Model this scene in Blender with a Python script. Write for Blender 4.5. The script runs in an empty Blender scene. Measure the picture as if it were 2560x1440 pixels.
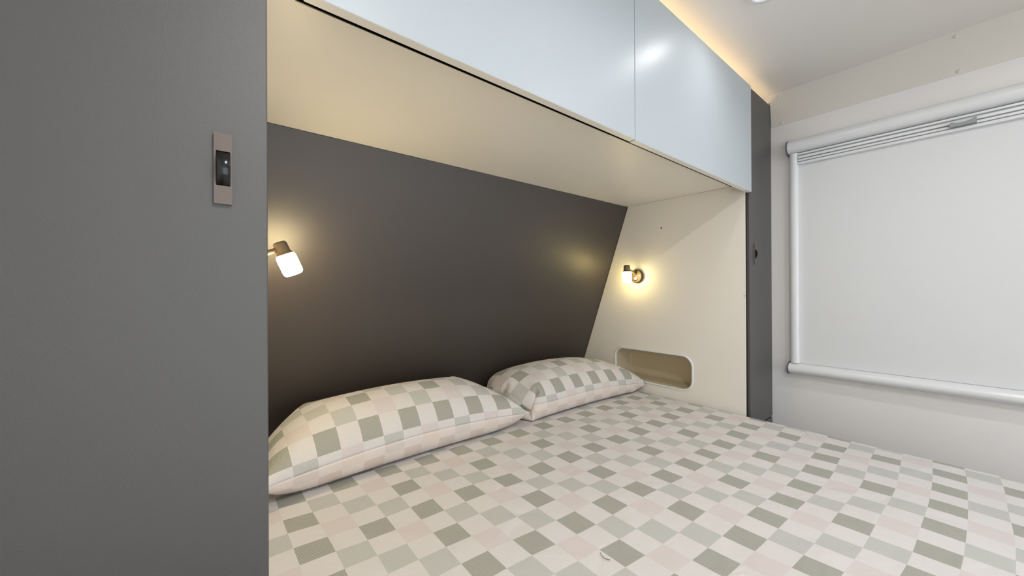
import bpy, bmesh, math, random
import numpy as np
from mathutils import Vector, Matrix
from mathutils.geometry import tessellate_polygon

# ------------------------------------------------------------------ units
# one unit = distance from the lens to the wardrobe fronts; S turns it into metres
S = 0.55
ZB = -0.934                      # top of the bed in those units
EYE = 0.60 - ZB * S              # lens height above the floor
def W(x, y, z): return Vector((x * S, y * S, z * S + EYE))

scene = bpy.context.scene
COL = scene.collection

# ------------------------------------------------------------------ camera
YAW, PITCH, ROLL, FPX = 0.688, 0.0014, 0.0046, 930.16
F = Vector((math.sin(YAW), math.cos(YAW), 0)); R = Vector((math.cos(YAW), -math.sin(YAW), 0)); U = Vector((0, 0, 1))
F2 = F * math.cos(PITCH) + U * math.sin(PITCH); U2 = U * math.cos(PITCH) - F * math.sin(PITCH)
R3 = R * math.cos(ROLL) - U2 * math.sin(ROLL); U3 = U2 * math.cos(ROLL) + R * math.sin(ROLL)
cam = bpy.data.cameras.new('camera'); camo = bpy.data.objects.new('camera', cam); COL.objects.link(camo)
cam.sensor_fit = 'HORIZONTAL'; cam.sensor_width = 36.0; cam.lens = 36.0 * FPX / 2560.0
cam.clip_start = 0.01
M = Matrix((R3, U3, -F2)).transposed().to_4x4(); M.translation = W(0, 0, 0)
camo.matrix_world = M
scene.camera = camo

# ------------------------------------------------------------------ world, exposure
scene.view_settings.view_transform = 'Standard'
scene.view_settings.look = 'None'
scene.view_settings.gamma = 1.0
scene.view_settings.use_curve_mapping = False
scene.view_settings.exposure = 0.17
world = bpy.data.worlds.new('world'); scene.world = world; world.use_nodes = True
bgn = world.node_tree.nodes['Background']
bgn.inputs[0].default_value = (0.88, 0.94, 1.0, 1)
WORLD = 2.8
bgn.inputs[1].default_value = WORLD
DOWN_A = 0.6
DOWN_B = 5.0
LED_EMIT = 5.3
LAMP_LEFT = 92.0
LAMP_RIGHT = 25.0

# ------------------------------------------------------------------ materials
def srgb(r, g, b):
    f = lambda c: (c / 255) / 12.92 if c / 255 <= .04045 else ((c / 255 + .055) / 1.055) ** 2.4
    return (f(r), f(g), f(b), 1)

def mat(name, col, rough=.5, metal=0., spec=.5, emit=None, estr=0., noise=0., nscale=40., bump=0., bscale=300., coat=0.):
    m = bpy.data.materials.new(name); m.use_nodes = True
    nt = m.node_tree; b = nt.nodes['Principled BSDF']
    b.inputs['Base Color'].default_value = col
    b.inputs['Roughness'].default_value = rough
    b.inputs['Metallic'].default_value = metal
    b.inputs['Specular IOR Level'].default_value = spec
    b.inputs['Coat Weight'].default_value = coat
    if emit:
        b.inputs['Emission Color'].default_value = emit; b.inputs['Emission Strength'].default_value = estr
    tc = nt.nodes.new('ShaderNodeTexCoord')
    if noise:
        n = nt.nodes.new('ShaderNodeTexNoise'); n.inputs['Scale'].default_value = nscale; n.inputs['Detail'].default_value = 4
        nt.links.new(tc.outputs['Object'], n.inputs['Vector'])
        mx = nt.nodes.new('ShaderNodeMix'); mx.data_type = 'RGBA'
        c = col
        mx.inputs[6].default_value = tuple(max(0, v * (1 - noise)) for v in c[:3]) + (1,)
        mx.inputs[7].default_value = tuple(min(1, v * (1 + noise)) for v in c[:3]) + (1,)
        nt.links.new(n.outputs['Fac'], mx.inputs[0]); nt.links.new(mx.outputs[2], b.inputs['Base Color'])
    if bump:
        n2 = nt.nodes.new('ShaderNodeTexNoise'); n2.inputs['Scale'].default_value = bscale; n2.inputs['Detail'].default_value = 2
        nt.links.new(tc.outputs['Object'], n2.inputs['Vector'])
        bp = nt.nodes.new('ShaderNodeBump'); bp.inputs['Strength'].default_value = bump; bp.inputs['Distance'].default_value = .001
        nt.links.new(n2.outputs['Fac'], bp.inputs['Height']); nt.links.new(bp.outputs['Normal'], b.inputs['Normal'])
    return m

M_CHAR = mat('charcoal_laminate', srgb(72, 70, 68), .46, spec=.95, noise=.10, nscale=900, bump=.25, bscale=1400)
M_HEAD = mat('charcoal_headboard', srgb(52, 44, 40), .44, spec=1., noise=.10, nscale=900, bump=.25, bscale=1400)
M_BLACK = mat('black_edging', srgb(24, 22, 22), .3)
M_SLOT = mat('recess_shade_brown', srgb(26, 21, 16), .3)  # near-black brown, the slot's shade put into the colour
M_DOORW = mat('white_satin_lacquer_dimmed', srgb(184, 192, 197), .36, spec=.25)  # white doors, greyed so the colour carries their weaker light
M_PANEL = mat('white_laminate', srgb(238, 234, 226), .38)
M_LINER = mat('beige_moulded_liner', srgb(206, 194, 166), .5)
M_WALL = mat('white_composite_wall', srgb(239, 237, 236), .38)
M_CEIL = mat('white_ceiling_panel', srgb(232, 228, 222), .55)
M_CORN = mat('cornice_board', srgb(226, 222, 214), .5)
M_FLOOR = mat('grey_vinyl_floor', srgb(170, 162, 150), .5, noise=.12, nscale=8)
M_ALU = mat('white_powder_coated_aluminium', srgb(228, 230, 232), .22)
M_BLIND = mat('white_blind_fabric', srgb(222, 224, 226), .75)
M_CAP = mat('grey_plastic_cap', srgb(104, 106, 110), .5)
M_GRIP = mat('grey_plastic_grip', srgb(150, 152, 156), .45)
M_PLATE = mat('pewter_latch_plate', srgb(112, 101, 94), .45, metal=.4)
M_LATCH = mat('black_gloss_latch', srgb(16, 16, 17), .16)
M_PEWT = mat('pewter_lamp_metal', srgb(124, 106, 82), .5, metal=.3)
M_BASE = mat('bronze_lamp_base', srgb(84, 66, 46), .5, metal=.3)
M_CHROME = mat('chrome', srgb(210, 212, 218), .12, metal=1.)
M_BLUE = mat('blue_switch_ring', srgb(180, 190, 230), .2, emit=srgb(150, 175, 255), estr=1.2)
M_GLASS = mat('lit_opal_glass', srgb(250, 240, 210), .3, emit=(1., .79, .42, 1), estr=LAMP_LEFT)
M_GLASS_R = mat('lit_opal_glass_dimmer', srgb(250, 240, 210), .3, emit=(1., .80, .33, 1), estr=LAMP_RIGHT)
M_LED = mat('warm_led_strip', srgb(250, 230, 190), .4, emit=(1., .73, .42, 1), estr=LED_EMIT)
M_LENS = mat('lit_downlight_lens', srgb(245, 245, 245), .4, emit=(1., .97, .93, 1), estr=.5)
M_RING = mat('white_plastic_ring', srgb(226, 226, 228), .4)
M_SCREW = mat('white_screw_cap', srgb(222, 220, 214), .4)
M_HOLE = mat('dark_hole', srgb(20, 18, 16), .8)
M_FOAM = mat('mattress_ticking', srgb(220, 216, 208), .9)
M_TIMBER = mat('bed_base_board', srgb(78, 75, 74), .5)
M_THREAD = mat('brown_thread', srgb(112, 92, 84), .9)

def fabric(name, white, dark, light, pink, line_dark, line_w):
    m = bpy.data.materials.new(name); m.use_nodes = True
    nt = m.node_tree; N = nt.nodes; L = nt.links; b = N['Principled BSDF']
    b.inputs['Roughness'].default_value = .9; b.inputs['Specular IOR Level'].default_value = .15
    b.inputs['Sheen Weight'].default_value = .15
    tc = N.new('ShaderNodeTexCoord'); sp = N.new('ShaderNodeSeparateXYZ'); L.new(tc.outputs['UV'], sp.inputs[0])
    def math_(op, a, c=None, d=None):
        n = N.new('ShaderNodeMath'); n.operation = op
        for k, v in enumerate((a, c, d)):
            if v is None: continue
            if isinstance(v, (int, float)): n.inputs[k].default_value = v
            else: L.new(v, n.inputs[k])
        return n.outputs[0]
    i = math_('FLOOR', math_('FLOORED_MODULO', sp.outputs[0], 4.)); j = math_('FLOOR', math_('FLOORED_MODULO', sp.outputs[1], 4.))
    idx = math_('DIVIDE', math_('ADD', math_('ADD', i, math_('MULTIPLY', j, 4.)), .5), 16.)
    tile = {(1,1):'D',(1,3):'D',(3,1):'D',(3,3):'L',(0,0):'P',(2,2):'P',(0,2):'L',(2,0):'L'}
    def ramp(cols):
        r = N.new('ShaderNodeValToRGB'); r.color_ramp.interpolation = 'CONSTANT'
        e = r.color_ramp.elements
        while len(e) > 1: e.remove(e[-1])
        for k in range(16):
            c = cols[tile.get((k % 4, k // 4), 'W')]
            if k == 0: e[0].position = 0; e[0].color = c
            else: q = e.new(k / 16); q.color = c
        L.new(idx, r.inputs[0]); return r.outputs[0]
    base = ramp({'W': white, 'D': dark, 'L': light, 'P': pink})
    lines = ramp(line_dark)
    s = math_('FRACT', math_('MULTIPLY', sp.outputs[0], 30.))
    tw = math_('FRACT', math_('MULTIPLY', math_('ADD', sp.outputs[0], math_('MULTIPLY', sp.outputs[1], 1.0)), 22.))
    colored = math_('MODULO', math_('ADD', math_('ADD', i, j), 1.), 2.)      # 1 where coloured
    sel = math_('ADD', math_('MULTIPLY', s, colored), math_('MULTIPLY', tw, math_('SUBTRACT', 1., colored)))
    stripe = math_('LESS_THAN', sel, line_w)
    nz = N.new('ShaderNodeTexNoise'); nz.inputs['Scale'].default_value = 7.; nz.inputs['Detail'].default_value = 5
    L.new(tc.outputs['UV'], nz.inputs['Vector'])
    fac = math_('MULTIPLY', stripe, math_('MULTIPLY_ADD', nz.outputs['Fac'], .6, .7))
    mx = N.new('ShaderNodeMix'); mx.data_type = 'RGBA'; L.new(fac, mx.inputs[0]); L.new(base, mx.inputs[6]); L.new(lines, mx.inputs[7])
    L.new(mx.outputs[2], b.inputs['Base Color'])
    wr_ = N.new('ShaderNodeTexNoise'); wr_.inputs['Scale'].default_value = .55; wr_.inputs['Detail'].default_value = 3; wr_.inputs['Distortion'].default_value = .8
    L.new(tc.outputs['UV'], wr_.inputs['Vector'])
    b0 = N.new('ShaderNodeBump'); b0.inputs['Strength'].default_value = .55; b0.inputs['Distance'].default_value = .012
    L.new(wr_.outputs['Fac'], b0.inputs['Height'])
    bp = N.new('ShaderNodeBump'); bp.inputs['Strength'].default_value = .18; bp.inputs['Distance'].default_value = .0006
    L.new(b0.outputs['Normal'], bp.inputs['Normal'])
    L.new(stripe, bp.inputs['Height']); L.new(bp.outputs['Normal'], b.inputs['Normal'])
    return m
M_CHECK = fabric('checked_cotton_weave', srgb(218, 216, 215), srgb(187, 187, 180), srgb(202, 202, 199), srgb(215, 208, 207),
                 {'W': srgb(213, 208, 205), 'D': srgb(138, 137, 125), 'L': srgb(176, 177, 171), 'P': srgb(208, 198, 195)}, .5)
M_CHECKB = fabric('checked_cotton_reverse', srgb(232, 223, 216), srgb(224, 211, 202), srgb(228, 217, 209), srgb(230, 218, 208),
                 {'W': srgb(222, 210, 204), 'D': srgb(206, 191, 182), 'L': srgb(210, 198, 190), 'P': srgb(220, 205, 194)}, .45)

# ------------------------------------------------------------------ helpers
def world_loc(o):
    p = Vector((0, 0, 0))
    while o: p += o.location; o = o.parent
    return p

def tag(o, label=None, cat=None, group=None, kind=None):
    if label: o['label'] = label
    if cat: o['category'] = cat
    if group: o['group'] = group
    if kind: o['kind'] = kind
    return o

def thing(name, loc, label, cat, group=None):
    o = bpy.data.objects.new(name, None); COL.objects.link(o); o.location = loc; o.empty_display_size = .05
    return tag(o, label, cat, group)

def link(name, bm, m, parent=None, smooth=False, loc=None):
    """bm in world metres; becomes one mesh object (origin at parent, or at loc)"""
    if parent is not None: off = world_loc(parent)
    elif loc is not None: off = Vector(loc)
    else: off = Vector((0, 0, 0))
    bmesh.ops.translate(bm, verts=bm.verts, vec=-off)
    bmesh.ops.recalc_face_normals(bm, faces=bm.faces)
    me = bpy.data.meshes.new(name); bm.to_mesh(me); bm.free()
    for mm in (m if isinstance(m, (list, tuple)) else [m]): me.materials.append(mm)
    o = bpy.data.objects.new(name, me); COL.objects.link(o)
    if parent is not None: o.parent = parent
    else: o.location = off
    if smooth:
        for p in me.polygons: p.use_smooth = True
        me.set_sharp_from_angle(angle=math.radians(40))
    return o

def add_box(bm, x0, x1, y0, y1, z0, z1, bev=0., seg=2):
    vs = [bm.verts.new(W(x, y, z)) for x in (x0, x1) for y in (y0, y1) for z in (z0, z1)]
    f = [(0,1,3,2),(4,6,7,5),(0,4,5,1),(2,3,7,6),(0,2,6,4),(1,5,7,3)]
    fs = [bm.faces.new([vs[k] for k in q]) for q in f]
    if bev:
        es = list({e for q in fs for e in q.edges})
        bmesh.ops.bevel(bm, geom=es, offset=bev * S, segments=seg, affect='EDGES', profile=.5)

def box(name, m, parent, x0, x1, y0, y1, z0, z1, bev=0., loc=None):
    bm = bmesh.new(); add_box(bm, x0, x1, y0, y1, z0, z1, bev)
    return link(name, bm, m, parent, smooth=False, loc=loc)

def add_prism(bm, pts, axis, a, b):
    """closed 2-D outline pts extruded from a to b along an axis ('x': pts are (y,z), 'y': pts are (x,z), 'z': (x,y))"""
    def P(p, t):
        return W(t, p[0], p[1]) if axis == 'x' else W(p[0], t, p[1]) if axis == 'y' else W(p[0], p[1], t)
    A = [bm.verts.new(P(p, a)) for p in pts]; B = [bm.verts.new(P(p, b)) for p in pts]
    n = len(pts)
    for k in range(n): bm.faces.new((A[k], A[(k+1) % n], B[(k+1) % n], B[k]))
    bm.faces.new(A[::-1]); bm.faces.new(B)

def prism(name, m, parent, pts, axis, a, b, smooth=False):
    bm = bmesh.new(); add_prism(bm, pts, axis, a, b); return link(name, bm, m, parent, smooth)

def add_lathe(bm, prof, origin, axis, seg=32):
    """prof: list of (r, h) in units along axis from origin (world-unit tuple)"""
    ax = Vector(axis).normalized(); t = Vector((0, 0, 1)) if abs(ax.z) < .9 else Vector((0, 1, 0))
    e1 = ax.cross(t).normalized(); e2 = ax.cross(e1)
    o = W(*origin); rings = []
    for r, h in prof:
        if r < 1e-6: rings.append([bm.verts.new(o + ax * h * S)])
        else: rings.append([bm.verts.new(o + ax * h * S + (e1 * math.cos(2*math.pi*k/seg) + e2 * math.sin(2*math.pi*k/seg)) * r * S) for k in range(seg)])
    for A, B in zip(rings, rings[1:]):
        for k in range(seg):
            k2 = (k + 1) % seg
            if len(A) == 1 and len(B) == 1: continue
            if len(A) == 1: bm.faces.new((A[0], B[k], B[k2]))
            elif len(B) == 1: bm.faces.new((A[k], B[0], A[k2]))
            else: bm.faces.new((A[k], B[k], B[k2], A[k2]))

def lathe(name, m, parent, prof, origin, axis, seg=32):
    bm = bmesh.new(); add_lathe(bm, prof, origin, axis, seg); return link(name, bm, m, parent, True)

def add_tube(bm, path, r, seg=12):
    pts = [W(*p) for p in path]; rings = []
    for k, p in enumerate(pts):
        d = (pts[min(k+1, len(pts)-1)] - pts[max(k-1, 0)]).normalized()
        t = Vector((0, 0, 1)) if abs(d.z) < .9 else Vector((1, 0, 0))
        e1 = d.cross(t).normalized(); e2 = d.cross(e1)
        rings.append([bm.verts.new(p + (e1*math.cos(2*math.pi*q/seg)+e2*math.sin(2*math.pi*q/seg))*r*S) for q in range(seg)])
    for A, B in zip(rings, rings[1:]):
        for q in range(seg): bm.faces.new((A[q], A[(q+1)%seg], B[(q+1)%seg], B[q]))
    bm.faces.new(rings[0][::-1]); bm.faces.new(rings[-1])

def rrect(a0, a1, b0, b1, r, n=8):
    out = []
    for cx, cy, s in ((a1-r, b1-r, 0), (a0+r, b1-r, 90), (a0+r, b0+r, 180), (a1-r, b0+r, 270)):
        for k in range(n + 1):
            t = math.radians(s + 90 * k / n); out.append((cx + r * math.cos(t), cy + r * math.sin(t)))
    return out

# ------------------------------------------------------------------ measured planes
XW, XS, XL = 3.5717, 3.0511, 0.1081       # window wall, alcove side panel, edge of near wardrobe
XLW = -0.413                              # wall beside the camera
ZC = 1.55                                 # ceiling
ZF = -EYE / S                             # floor
YD = 0.985                                # overhead door fronts
ZS = 0.7592                               # alcove soffit
YBACK = -4.6
def yhead(z): return 1.9994 - 0.3571 * (z - ZS)

# ------------------------------------------------------------------ setting
def struct(o): return tag(o, kind='structure')
o = struct(box('floor', M_FLOOR, None, XLW - .1, XW + .1, YBACK, 3.2, ZF - .05, ZF)); tag(o, 'grey vinyl floor of the caravan bedroom')
HX0, HX1, HY0, HY1 = 1.36, 2.10, .22, .60       # roof hatch opening
bm = bmesh.new()
add_box(bm, XLW - .1, HX0, YBACK, 3.2, ZC, ZC + .05); add_box(bm, HX1, XW + .1, YBACK, 3.2, ZC, ZC + .05)
add_box(bm, HX0, HX1, YBACK, HY0, ZC, ZC + .05); add_box(bm, HX0, HX1, HY1, 3.2, ZC, ZC + .05)
o = struct(link('ceiling', bm, M_CEIL)); tag(o, 'smooth white panel ceiling with downlights')
hatch = thing('roof_vent', W((HX0 + HX1) / 2, (HY0 + HY1) / 2, ZC), 'open white roof vent in the ceiling in front of the overhead cabinet', 'roof vent')
def hatch_frame(bm, d0, d1, z0, z1):
    add_box(bm, HX0 - d1, HX1 + d1, HY0 - d1, HY0 - d0, z0, z1); add_box(bm, HX0 - d1, HX1 + d1, HY1 + d0, HY1 + d1, z0, z1)
    add_box(bm, HX0 - d1, HX0 - d0, HY0 - d0, HY1 + d0, z0, z1); add_box(bm, HX1 + d0, HX1 + d1, HY0 - d0, HY1 + d0, z0, z1)
bm = bmesh.new(); hatch_frame(bm, -.02, .05, ZC - .02, ZC); link('frame', bm, M_RING, hatch)
bm = bmesh.new(); hatch_frame(bm, -.012, .0, ZC + .0005, ZC + .12); link('upstand', bm, M_RING, hatch)
bm = bmesh.new(); add_box(bm, 1.685, 1.735, HY0 + .02, HY1 - .02, ZC - .005, ZC + .015); link('crossbar', bm, M_RING, hatch)
o = struct(box('wall_right', M_WALL, None, XW, XW + .06, YBACK, 3.2, ZF, ZC)); tag(o, 'white window wall beyond the bed')
o = struct(box('wall_left', M_WALL, None, XLW - .06, XLW, YBACK, 3.2, ZF, ZC)); tag(o, 'white wall on the near side of the bed')
o = struct(prism('wall_front', M_WALL, None, [(yhead(-2.1) + .06, ZF), (yhead(ZC) + .06, ZC), (yhead(ZC) + .12, ZC), (yhead(-2.1) + .12, ZF)], 'x', XLW, XW)); tag(o, 'sloping front wall behind the headboard')
bm = bmesh.new()
add_box(bm, XLW, -.15, YBACK, YBACK + .06, ZF, ZC); add_box(bm, 3.3, XW, YBACK, YBACK + .06, ZF, ZC); add_box(bm, -.15, 3.3, YBACK, YBACK + .06, 1.35, ZC)
o = struct(link('wall_back', bm, M_WALL)); tag(o, 'white wall with the wide opening at the foot end')

# cornice board in the corner of window wall and ceiling; it runs on above the wardrobe top
def corn_x(z): return XW - (XW - 3.5369) * (z - 1.3006) / (1.55 - 1.3006)
bm = bmesh.new()
add_prism(bm, [(corn_x(1.3006) - .006, 1.3006), (corn_x(1.55) - .006, 1.55), (XW, 1.55), (XW, 1.3006)], 'y', YBACK + .06, .998)
add_prism(bm, [(corn_x(1.495) - .006, 1.495), (corn_x(1.55) - .006, 1.55), (XW, 1.55), (XW, 1.495)], 'y', .998, 1.9)
corn = struct(link('trim_1', bm, M_CORN)); tag(corn, 'off-white cornice board between window wall and ceiling')
for y in (.937, .029, -.88):
    for z, dy in ((1.525, 0), (1.318, -.013)):
        lathe('screw_cap', M_SCREW, corn, [(.0115, -.002), (.011, .003), (.006, .006), (0, .007)], (corn_x(z) - .006, y + dy, z), (-1, 0, .14), 16)

# ------------------------------------------------------------------ headboard
zt, zb_ = ZS - .004, -1.05
bm = bmesh.new()
add_prism(bm, [(yhead(zb_), zb_), (yhead(zt), zt), (yhead(zt) + .03, zt), (yhead(zb_) + .03, zb_)], 'x', 0.085, XS - .001)
hb = link('headboard', bm, M_HEAD, loc=W(1.55, yhead(zb_), zb_))
tag(hb, 'dark charcoal headboard panel leaning forward above the pillows', 'headboard')

# ------------------------------------------------------------------ alcove side panels
def side_panel(name, x0, x1, hole, label, yfront):
    root = thing(name, W((x0 + x1) / 2, 1.7, -1.05), label, 'panel')
    zlo, zhi = -1.05, ZS - .001
    outer = [(yfront, zlo), (yhead(zlo) - .003, zlo), (yhead(zhi) - .003, zhi), (yfront, zhi)]
    loops = [outer] + ([hole] if hole else [])
    tri = tessellate_polygon([[Vector((p[0], p[1], 0)) for p in l] for l in loops])
    flat = [p for l in loops for p in l]
    bm = bmesh.new()
    A = [bm.verts.new(W(x0, *p)) for p in flat]; B = [bm.verts.new(W(x1, *p)) for p in flat]
    for t in tri:
        bm.faces.new([A[k] for k in t]); bm.faces.new([B[k] for k in t][::-1])
    s = 0
    for l in loops:
        n = len(l)
        for k in range(n): bm.faces.new((A[s+k], A[s+(k+1)%n], B[s+(k+1)%n], B[s+k]))
        s += n
    link('panel_board', bm, M_PANEL, root)
    return root
NI = (1.397, 2.153, -.856, -.553)
hole = rrect(NI[0] + .012, NI[1] - .012, NI[2] + .012, NI[3] - .012, .085)
sp = side_panel('alcove_side_panel', XS, XS + .008, hole, 'white alcove side panel with oblong niche below the small wall lamp', 1.0195)
# niche: trim ring and liner
def ring_loft(bm, loops_x):
    rings = [[bm.verts.new(W(x, *p)) for p in l] for x, l in loops_x]
    for A, B in zip(rings, rings[1:]):
        n = len(A)
        for k in range(n): bm.faces.new((A[k], A[(k+1)%n], B[(k+1)%n], B[k]))
    return rings
bm = bmesh.new()
g = lambda d, r: rrect(NI[0] + d, NI[1] - d, NI[2] + d, NI[3] - d, r)
rs = ring_loft(bm, [(XS, g(0, .095)), (XS - .006, g(.002, .094)), (XS - .009, g(.008, .088)), (XS - .006, g(.015, .083)), (XS + .004, g(.0165, .082)), (XS + .012, g(.0165, .082))])
link('niche_trim', bm, M_ALU, sp, True)
bm = bmesh.new()
rs = ring_loft(bm, [(XS + .012, g(.0135, .085)), (XS + .225, g(.0135, .085)), (XS + .24, g(.022, .077)), (XS + .245, g(.035, .065))])
bm.faces.new(rs[-1])
link('niche_liner', bm, M_LINER, sp, True)
lathe('screw_hole', M_HOLE, sp, [(.0065, -.0015), (.0065, .0005), (0, .0005)], (XS, 1.669, .519), (-1, 0, 0), 12)
lathe('edge_screw', M_CHROME, sp, [(.006, -.001), (.005, .003), (0, .004)], (XS, 1.024, .015 - .075), (-1, 0, 0), 10)
side_panel('alcove_side_panel', XL - .03, XL - .006, None, 'white alcove side panel hidden behind the near wardrobe front', 1.05)

# ------------------------------------------------------------------ overhead cabinet
oc = thing('overhead_cabinet', W(1.6, 1.4, ZS), 'white overhead cabinet with two flap doors spanning above the bed', 'cabinet')
bm = bmesh.new()
add_box(bm, .078, XS - .0005, 1.1162, yhead(ZS) + .02, ZS, ZS + .018)
add_box(bm, .078, .1822, 1.036, 1.1162, ZS, ZS + .018)
link('soffit_board', bm, M_PANEL, oc)
bm = bmesh.new(); add_box(bm, .1822, XS - .0005, 1.1125, 1.1162, ZS + .0005, ZS + .2); add_box(bm, .1822, XS - .0005, 1.0205, 1.1125, ZS + .19, ZS + .2)
add_box(bm, .1822, XS - .0005, 1.0195, 1.0215, ZS + .001, ZS + .19)
link('finger_slot', bm, M_SLOT, oc)  # dark plates added to stand for the shade in the gap
bm = bmesh.new(); add_box(bm, .078, XS + .03, 1.1165, 1.68, ZS + .02, ZS + .2); add_box(bm, .078, XS + .03, 1.037, 1.68, ZS + .2005, 1.455)
link('body', bm, M_PANEL, oc)
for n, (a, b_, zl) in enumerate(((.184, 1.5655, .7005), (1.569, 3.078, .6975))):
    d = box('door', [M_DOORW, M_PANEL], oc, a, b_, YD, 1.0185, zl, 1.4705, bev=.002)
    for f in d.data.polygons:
        if f.normal.z < -.5: f.material_index = 1          # lighter edge banding; warm lamp bounce put into the underside colour
led = box('led_strip', M_LED, None, .2, 3.53, 1.05, 1.07, 1.4555, 1.468, loc=W(1.8, 1.06, 1.4555))
tag(led, 'glowing warm LED strip along the top of the overhead cabinet', 'LED strip')

# ------------------------------------------------------------------ wardrobes
def handle(door, x0, x1, z0, z1, lx0, lx1, lz0, lz1, y):
    bm = bmesh.new()
    o = rrect(x0, x1, z0, z1, .0015, 2); i_ = rrect(lx0 - .001, lx1 + .001, lz0 - .001, lz1 + .001, .0015, 2)
    n = len(o)
    rings = [[bm.verts.new(W(p[0], yy, p[1])) for p in l] for yy, l in ((y, o), (y - .0075, o), (y - .0075, i_), (y - .0005, i_))]
    for A, B in zip(rings, rings[1:]):
        for k in range(n): bm.faces.new((A[k], A[(k+1)%n], B[(k+1)%n], B[k]))
    link('latch_plate', bm, M_PLATE, door)
    bm = bmesh.new(); N = 14; rows = []
    for k in range(N + 1):
        t = k / N; z = lz0 + (lz1 - lz0) * t; d = .006 + .0165 * math.sin(math.pi * t) ** .7
        rows.append([bm.verts.new(W(x, y - dd, z)) for x, dd in ((lx0, .001), (lx0, d * .93), (lx0 + .002, d), (lx1 - .002, d), (lx1, d * .93), (lx1, .001))])
    for A, B in zip(rows, rows[1:]):
        for q in range(5): bm.faces.new((A[q], A[q+1], B[q+1], B[q]))
    bm.faces.new(rows[0]); bm.faces.new(rows[-1])
    link('latch_grip', bm, M_LATCH, door, True)

wl = thing('wardrobe', W(-.15, 1.2, ZF), 'near charcoal wardrobe filling the left edge of the view', 'wardrobe', 'tall wardrobes beside the bed')
box('carcass', M_CHAR, wl, XLW + .002, XL - .034, 1.036, 1.8, ZF, 1.455)
dl = box('door', M_CHAR, wl, XLW + .004, XL, 1.0, 1.034, -1.045, 1.4705, bev=.003)
handle(dl, .0127, .0436, .181, .3304, .0173, .0395, .2207, .2917, 1.0)
box('drawer_front', M_CHAR, wl, XLW + .004, XL, 1.0, 1.034, ZF + .12, -1.053, bev=.003)

wr = thing('wardrobe', W(3.33, 1.2, ZF), 'tall charcoal wardrobe between the alcove and the window wall', 'wardrobe', 'tall wardrobes beside the bed')
box('carcass', M_BLACK, wr, 3.088, XW - .002, 1.036, 1.37, ZF, 1.455)
box('edge_stile', M_BLACK, wr, XS + .0095, 3.086, 1.02, 1.06, ZF, ZS - .005)
dr = box('door', M_CHAR, wr, 3.083, XW - .004, 1.0, 1.034, -1.045, 1.478, bev=.003)
handle(dr, 3.165, 3.197, .1745, .33, 3.17, 3.192, .215, .287, 1.0)
box('drawer_front', M_CHAR, wr, 3.083, XW - .004, 1.0, 1.034, ZF + .12, -1.056, bev=.003)

# ------------------------------------------------------------------ window blind
wb = thing('window_blind', W(XW, -.05, -.67), 'white roller blind pulled closed in its white frame on window wall', 'blind')
Y0, Y1 = -1.02, .872
def dprof(z0, z1, depth, n=14, flat=.25):
    """closed (x,z) outline: flat against the wall, rounded towards the room"""
    h = (z1 - z0) / 2; zc = (z0 + z1) / 2; pts = [(XW - .0005, z0)]
    for k in range(n + 1):
        t = -math.pi / 2 + math.pi * k / n
        pts.append((XW - depth * flat - depth * (1 - flat) * math.cos(t) ** .8, zc + h * math.sin(t)))
    pts.append((XW - .0005, z1)); return pts
prism('top_cassette', M_ALU, wb, dprof(1.036, 1.139, .085), 'y', Y0, Y1, True)
prism('bottom_roller', M_ALU, wb, dprof(-.672, -.588, .085), 'y', Y0, Y1, True)
for ya in (Y0 - .01, Y1):
    prism('end_cap', M_CAP, wb, dprof(1.030, 1.144, .091), 'y', ya, ya + .01, True)
    prism('end_cap', M_CAP, wb, dprof(-.678, -.583, .091), 'y', ya, ya + .01, True)
for ya, yb in ((.811, .868), (-1.016, -.959)):
    h = (yb - ya) / 2; c = (ya + yb) / 2
    pts = [(XW - .0005, ya)] + [(XW - .03 - .03 * max(0, math.cos(-math.pi/2 + math.pi*k/12)) ** .6, c + h * math.sin(-math.pi/2 + math.pi*k/12)) for k in range(13)] + [(XW - .0005, yb)]
    prism('side_rail', M_ALU, wb, pts, 'z', -.587, 1.035, True)
box('blind_fabric', M_BLIND, wb, XW - .026, XW - .022, -.958, .8105, -.587, .985)
# pull bar: ribbed extrusion
zr = [(.9445, .028), (.9445, .050), (.960, .053), (.9605, .036), (.9665, .036), (.967, .054), (.980, .054), (.9805, .034), (.9875, .034), (.988, .058), (1.004, .058), (1.0045, .032), (1.0155, .032), (1.016, .054), (1.0285, .054), (1.0285, .028)]
pb = prism('pull_bar', M_ALU, wb, [(XW - d, z) for z, d in zr], 'y', -.957, .81)
# finger grip, concave along its upper edge
bm = bmesh.new(); N = 16; A = []; pts = []
for k in range(N + 1):
    t = k / N; y = .055 - .105 * t
    e = abs(2 * t - 1)
    top = .984 + .020 * e ** 2.4 - (.012 * max(0, e - .86) / .14) + .004 * (t - .5)
    pts.append((y, top))
outl = [(.055, .966)] + pts + [(-.05, .966)]
add_prism(bm, outl, 'x', XW - .078, XW - .0525)
link('grip', bm, M_GRIP, pb)

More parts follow.
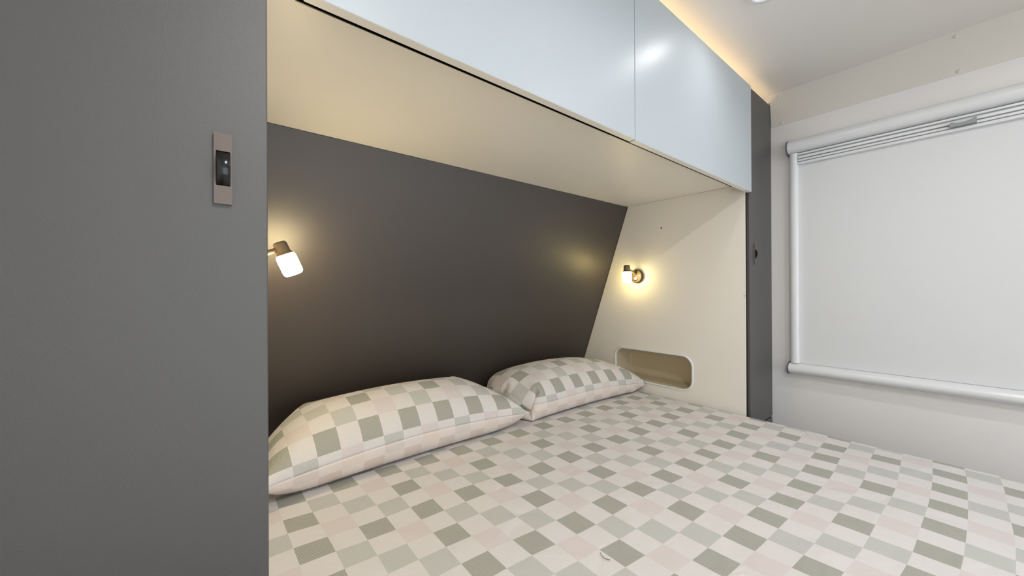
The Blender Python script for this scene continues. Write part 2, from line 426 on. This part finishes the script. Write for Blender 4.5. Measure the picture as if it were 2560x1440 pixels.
# ------------------------------------------------------------------ wall lamps
def wall_lamp(xw, sgn, label, p_top, axis, hinge, glass):
    """xw: panel plane, sgn: direction into the alcove, head axis from p_top downwards"""
    yc, zc = 1.90, .107
    root = thing('wall_lamp', W(xw, yc, zc), label, 'lamp', 'reading lamps in the bed alcove')
    b = lathe('mount_base', M_BASE, root, [(0, .0), (.058, 0.), (.061, .003), (.061, .010), (.055, .011), (.055, .014), (.061, .015), (.061, .027), (.057, .032), (0, .033)], (xw, yc, zc), (sgn, 0, 0), 40)
    lathe('switch_ring', M_CHROME, b, [(.021, .032), (.0205, .036), (.015, .038), (.0145, .036)], (xw, yc + .002, zc - .021), (sgn, 0, 0), 24)
    lathe('switch_button', M_BLUE, b, [(.0145, .033), (.0125, .0365), (.005, .038), (0, .038)], (xw, yc + .002, zc - .021), (sgn, 0, 0), 20)
    lathe('fixing_screw', M_CHROME, b, [(.0075, .032), (.0065, .0345), (.003, .0345), (0, .0335)], (xw, yc - .038, zc + .004), (sgn, 0, 0), 14)
    bm = bmesh.new(); add_tube(bm, [(xw + sgn * .03, yc, zc + .02), (xw + sgn * .055, yc + .003, zc + .03), hinge], .011)
    link('arm', bm, M_PEWT, root, True)
    ax = Vector(axis).normalized()
    lathe('lamp_cap', M_PEWT, root, [(0, 0), (.019, .001), (.0255, .005), (.028, .011), (.028, .048), (.036, .057), (.036, .060), (0, .060)], p_top, ax, 32)
    q = tuple(Vector(p_top) + ax * .0595)
    lathe('glass_shade', glass, root, [(.028, 0), (.036, .002), (.0395, .010), (.0405, .026), (.0405, .080), (.038, .090), (.031, .096), (.016, .098), (0, .0985)], q, ax, 32)
    return root
wall_lamp(XS, -1, 'small lit wall lamp on white side panel above the niche', (2.912, 1.921, .2055), (0, 0, -1), (2.912, 1.921, .175), M_GLASS_R)
wall_lamp(XL - .006, 1, 'tilted lit wall lamp at near wardrobe edge, head leaning right', (.2475, 1.92, .211), (.054, 0, -.128), (.252, 1.92, .180), M_GLASS)

# ------------------------------------------------------------------ ceiling downlights
def downlight(x, y, label, watts, size=.06):
    r_ = thing('downlight', W(x, y, ZC), label, 'downlight', 'ceiling downlights')
    lathe('ring', M_RING, r_, [(.090, 0), (.090, .006), (.084, .011), (.066, .012), (.062, .006), (.062, 0)], (x, y, ZC), (0, 0, -1), 48)
    lathe('lens', M_LENS, r_, [(.062, .0), (.062, .004), (0, .005)], (x, y, ZC), (0, 0, -1), 40)
    l = bpy.data.lights.new('downlight_beam', 'AREA'); l.shape = 'DISK'; l.size = size * S; l.energy = watts; l.color = (1., .99, .98); l.spread = math.radians(165)
    lo = bpy.data.objects.new('downlight_beam', l); COL.objects.link(lo); lo.parent = r_; lo.location = (0, 0, -.0135 * S)
downlight(2.262, .651, 'round white downlight in ceiling at the top edge, nearest window wall', DOWN_A, .075)
downlight(2.272, -.42, 'round white downlight in ceiling over bed foot on window side', DOWN_B * .46)
downlight(.60, -.42, 'round white downlight in ceiling directly over the aisle', DOWN_B * 1.35)

# ------------------------------------------------------------------ bed
bed = thing('bed', W(1.56, .85, ZF), 'low double bed under the checked quilt', 'bed')
box('base', M_TIMBER, bed, .16, 2.96, -.82, 2.50, ZF, ZB - .36)
bm = bmesh.new(); add_box(bm, .13, 2.985, -.86, 2.585, ZB - .355, ZB - .022, bev=.05, seg=4); link('mattress', bm, M_FOAM, bed, True)

# quilt: cells (i, j) of the weave laid on the bed, edges turned down
GI = np.array([-13., -11., -7., -1., 1., 5., 9., 13., 15.3]); GX = np.array([.03, .239, .668, 1.297, 1.503, 1.91, 2.342, 2.771, 3.017])
GY = np.array([.894, .887, .866, .816, .80, .768, .752, .760, .765])
def smooth_interp(x, xp, fp):
    return (np.interp(x - .9, xp, fp) + np.interp(x, xp, fp) + np.interp(x + .9, xp, fp)) / 3
rng = np.random.default_rng(7)
WAVES = [(rng.uniform(.25, 1.3), rng.uniform(0, math.tau), rng.uniform(0, math.tau)) for _ in range(14)]
def wave(i, j, k0, k1):
    s = 0
    for f, a, ph in WAVES[k0:k1]: s = s + np.sin(f * (np.cos(a) * i + np.sin(a) * j) + ph)
    return s / math.sqrt(k1 - k0)
I0, I1, J0, J1 = -11.95, 15.3, -15.2, 16.5
NI_, NJ_ = 200, 230
ii = np.linspace(I0 - 5.5, I1 + 5.5, NI_ + 60); jj = np.linspace(J0 - 5., J1, NJ_)
II, JJ = np.meshgrid(ii, jj, indexing='ij')
Ic = np.clip(II, I0, I1); Jc = np.maximum(JJ, J0)
over_i = np.abs(II - Ic); over_j = Jc - JJ
Xg = np.where(II < I0, XL + .030, smooth_interp(Ic, GI, GX))
Xg = np.where(np.abs(Ic - I1) < 2, np.interp(Ic, [I1 - 2, I1], [2.801, 3.012]), Xg)
amp = np.clip(np.minimum(I1 - Ic, Ic - I0) / 2.0, 0, 1)
Xg = Xg + .0065 * wave(II, JJ, 0, 5) * amp
Yg = .1085 * Jc + smooth_interp(Ic, GI, GY) + .0065 * wave(II, JJ, 5, 10) * amp
Yg = np.minimum(Yg, 2.575)
Zg = ZB + .0035 * wave(II * 1.2, JJ * 1.2, 8, 14) * amp
# soft roll over the edge
def roll(o):            # o: cells past the edge -> (outward, down)
    r = .24; s = np.minimum(o, r * math.pi / 2) / r
    return r * np.sin(s) * .104, r * (1 - np.cos(s)) * .104 + np.maximum(0, o - r * math.pi / 2) * .104
ou, dn = roll(over_i); Xg = Xg + np.sign(II - Ic) * ou * .8 + np.where(over_i > .3, .006 * np.sin(JJ * 2.1) * np.minimum(1, over_i / 3), 0); Zg = Zg - dn
ou, dn = roll(over_j); Yg = Yg - ou; Zg = Zg - dn
def grid_mesh(name, X, Y, Z, Ui, Vi, m, parent=None, loc=None, flip=False):
    n, k = X.shape
    me = bpy.data.meshes.new(name)
    off = np.array(loc if loc is not None else (0, 0, 0))
    co = np.stack([X * S - off[0], Y * S - off[1], Z * S + EYE - off[2]], -1).reshape(-1, 3)
    idx = np.arange(n * k).reshape(n, k)
    q = np.stack([idx[:-1, :-1], idx[1:, :-1], idx[1:, 1:], idx[:-1, 1:]], -1).reshape(-1, 4)
    me.from_pydata(co.tolist(), [], q.tolist())
    uv = me.uv_layers.new(name='UVMap'); li = np.zeros(len(me.loops), dtype=np.int32); me.loops.foreach_get('vertex_index', li)
    uvs = np.stack([Ui.reshape(-1)[li], Vi.reshape(-1)[li]], -1); uv.data.foreach_set('uv', uvs.reshape(-1).astype(np.float32))
    for p in me.polygons: p.use_smooth = True
    me.materials.append(m)
    o = bpy.data.objects.new(name, me); COL.objects.link(o)
    if loc is not None: o.location = loc
    return o
quilt = grid_mesh('quilt', Xg, Yg, Zg, II, JJ, M_CHECK, loc=W(1.56, .85, ZB))
tag(quilt, 'sage, blush and cream checked quilt covering the bed', 'quilt')

# ------------------------------------------------------------------ pillows (cloth settled by a small position-based solver)
def pillow_sim(L, Wd, n, m, x_c, y_c, z_c, tilt, yaw, xlo, xhi, vol, open_left, seed, steps=240, post=(0., 0., 1.)):
    rs = np.random.default_rng(seed)
    s = np.linspace(-.5, .5, n); t = np.linspace(-.5, .5, m)
    A, B = np.meshgrid(s * L, t * Wd, indexing='ij')
    P = np.zeros((2, n, m, 3))
    edge = np.minimum(np.minimum((s + .5)[:, None], (.5 - s)[:, None]) * L, np.minimum((t + .5)[None], (.5 - t)[None]) * Wd)
    hgt = .035 * np.clip(edge / .08, 0, 1)
    for k, sg in ((0, 1), (1, -1)):
        P[k, ..., 0] = A; P[k, ..., 1] = B; P[k, ..., 2] = sg * hgt + rs.normal(0, .0012, (n, m))
    ct, st = math.cos(tilt), math.sin(tilt); cy, sy = math.cos(yaw), math.sin(yaw)
    Rt = np.array([[1, 0, 0], [0, ct, -st], [0, st, ct]]); Ry = np.array([[cy, -sy, 0], [sy, cy, 0], [0, 0, 1]])
    P = P @ (Ry @ Rt).T + np.array([x_c, y_c, z_c]) * S
    n0 = (Ry @ Rt) @ np.array([0, 0, 1.])
    zb = ZB * S + .004
    hn = np.array([0, -1., -.3571]); hn /= np.linalg.norm(hn); hp = np.array([0, yhead(0.) * S, 0.])   # headboard
    du, dv = L / (n - 1), Wd / (m - 1); dd = math.hypot(du, dv)
    cell = du * dv
    cons = []
    def both(sl_a, sl_b, rest, k): cons.append((sl_a, sl_b, rest, k))
    c_ = slice(None)
    for o in (0, 1):
        a = slice(o, n - 1, 2); b = slice(o + 1, n, 2); both((c_, a, c_), (c_, b, c_), du, 1.)
        a = slice(o, m - 1, 2); b = slice(o + 1, m, 2); both((c_, c_, a), (c_, c_, b), dv, 1.)
    for o in (0, 1):
        a = slice(o, n - 1, 2); b = slice(o + 1, n, 2)
        both((c_, a, slice(0, m - 1)), (c_, b, slice(1, m)), dd, .35); both((c_, a, slice(1, m)), (c_, b, slice(0, m - 1)), dd, .35)
    for o in (0, 1, 2, 3):
        la = len(range(o, n - 2, 4)); a = slice(o, n - 2, 4); b = slice(o + 2, n, 4)
        if la: both((c_, a, c_), (c_, slice(o + 2, o + 2 + 4 * la, 4) if o + 2 + 4 * (la - 1) < n else b, c_), 2 * du, .06)
        la = len(range(o, m - 2, 4)); a = slice(o, m - 2, 4)
        if la: both((c_, c_, a), (c_, c_, slice(o + 2, o + 2 + 4 * la, 4)), 2 * dv, .06)
    V = np.zeros_like(P); dt = .01
    filled = np.ones((n, m)); 
    if open_left: filled = np.clip((s + .5 - open_left) / .03, 0, 1)[:, None] * np.ones((1, m))
    for it in range(steps):
        gu = np.gradient(P, axis=1); gv = np.gradient(P, axis=2); nr = np.cross(gu, gv)
        nr[1] *= -1
        ar = np.linalg.norm(nr, axis=-1, keepdims=True) + 1e-9
        v_now = ((P[0] - P[1]) @ n0).sum() * cell
        pr = min(26., 160. * max(-.1, (vol - v_now) / vol))
        acc = nr / ar * (ar / cell).clip(.3, 2) * pr * filled[None, ..., None]
        acc[..., 2] -= 1.2
        V = (V + acc * dt) * .93
        Q = P + V * dt
        for rep in range(9):
            for a, b, rest, k in cons:
                pa, pb = Q[a], Q[b]
                if pa.shape != pb.shape: continue
                d = pb - pa; l = np.sqrt((d * d).sum(-1, keepdims=True)) + 1e-9
                c = d * (.5 * k * (l - rest) / l)
                Q[a] = pa + c; Q[b] = pb - c
            # sewn rims
            for sl in ((slice(n - 1, n), c_), (c_, slice(0, 1)), (c_, slice(m - 1, m))) + (() if open_left else ((slice(0, 1), c_),)):
                mid = (Q[(0,) + sl] + Q[(1,) + sl]) / 2; Q[(0,) + sl] = mid; Q[(1,) + sl] = mid
            # the two layers do not pass through each other
            gap = (Q[0] - Q[1]) @ n0
            bad = np.clip(.002 - gap, 0, None) * (edge > 1e-6)
            Q[0] += bad[..., None] * n0 * .5; Q[1] -= bad[..., None] * n0 * .5
            zpen = zb - Q[..., 2]; hit = zpen > 0
            Q[..., 2] = np.where(hit, zb, Q[..., 2])
            h = (Q - hp) @ hn - .004; hm = h < 0
            Q = Q - np.where(hm, h, 0)[..., None] * hn
            Q[..., 0] = np.clip(Q[..., 0], xlo * S, xhi * S)
        V = (Q - P) / dt
        V[hit] *= .35; V[hm] *= .5
        P = Q
    P[..., 0] += post[0] * S; P[..., 1] += post[1] * S; P[..., 2] = zb + (P[..., 2] - zb) * post[2]
    return P, A, B

def make_pillow(label, ui0, vj0, P, A, B):
    root = thing('pillow', (float(P[..., 0].mean()), float(P[..., 1].mean()), ZB * S + EYE), label, 'pillow', 'pillows against the headboard')
    off = np.array(root.location)
    cu = .1040 * S; cv = .1085 * S
    n, m = A.shape
    for k, nm, mt in ((0, 'pillowcase_top', M_CHECK), (1, 'pillowcase_underside', M_CHECKB)):
        X, Y, Z = (P[k, ..., q] for q in range(3))
        o = grid_mesh(nm, X / S, Y / S, Z / S, (A - A[0, 0]) / cu + ui0, (B - B[0, 0]) / cv + vj0, mt)
        o.data.transform(Matrix.Translation(-root.location)); o.parent = root
        if k == 1: o.data.flip_normals()
        sub = o.modifiers.new('subdivision', 'SUBSURF'); sub.levels = 1; sub.render_levels = 1; sub.boundary_smooth = 'PRESERVE_CORNERS'
        so = o.modifiers.new('thickness', 'SOLIDIFY'); so.thickness = .0012; so.offset = -1
    return root
PL = pillow_sim(.84, .44, 76, 42, .94, 2.28, -.74, 0., 0., .13, 1.72, .037, 0, 3, post=(-.03, .10, 1.13))
make_pillow('nearer checked pillow beside the near wardrobe', 4.6, .62, *PL)
PR = pillow_sim(.86, .44, 78, 42, 2.33, 2.28, -.74, -.05, 0., 1.62, 3.09, .0365, .06, 3, post=(-.05, .07, 1.09))
make_pillow('farther checked pillow in the corner beside the niche', 10.6, .62, *PR)

# stray thread on the quilt
bm = bmesh.new()
tp = [(1.0655, .8163), (1.0582, .803), (1.0549, .7928), (1.0561, .7835), (1.0601, .7779), (1.0624, .7716)]
add_tube(bm, [(x, y, ZB + .006) for x, y in tp], .0011, 6)
th = link('thread', bm, M_THREAD, None, True, loc=W(1.06, .79, ZB + .006)); tag(th, 'short brown thread lying on the quilt near the front', 'thread')
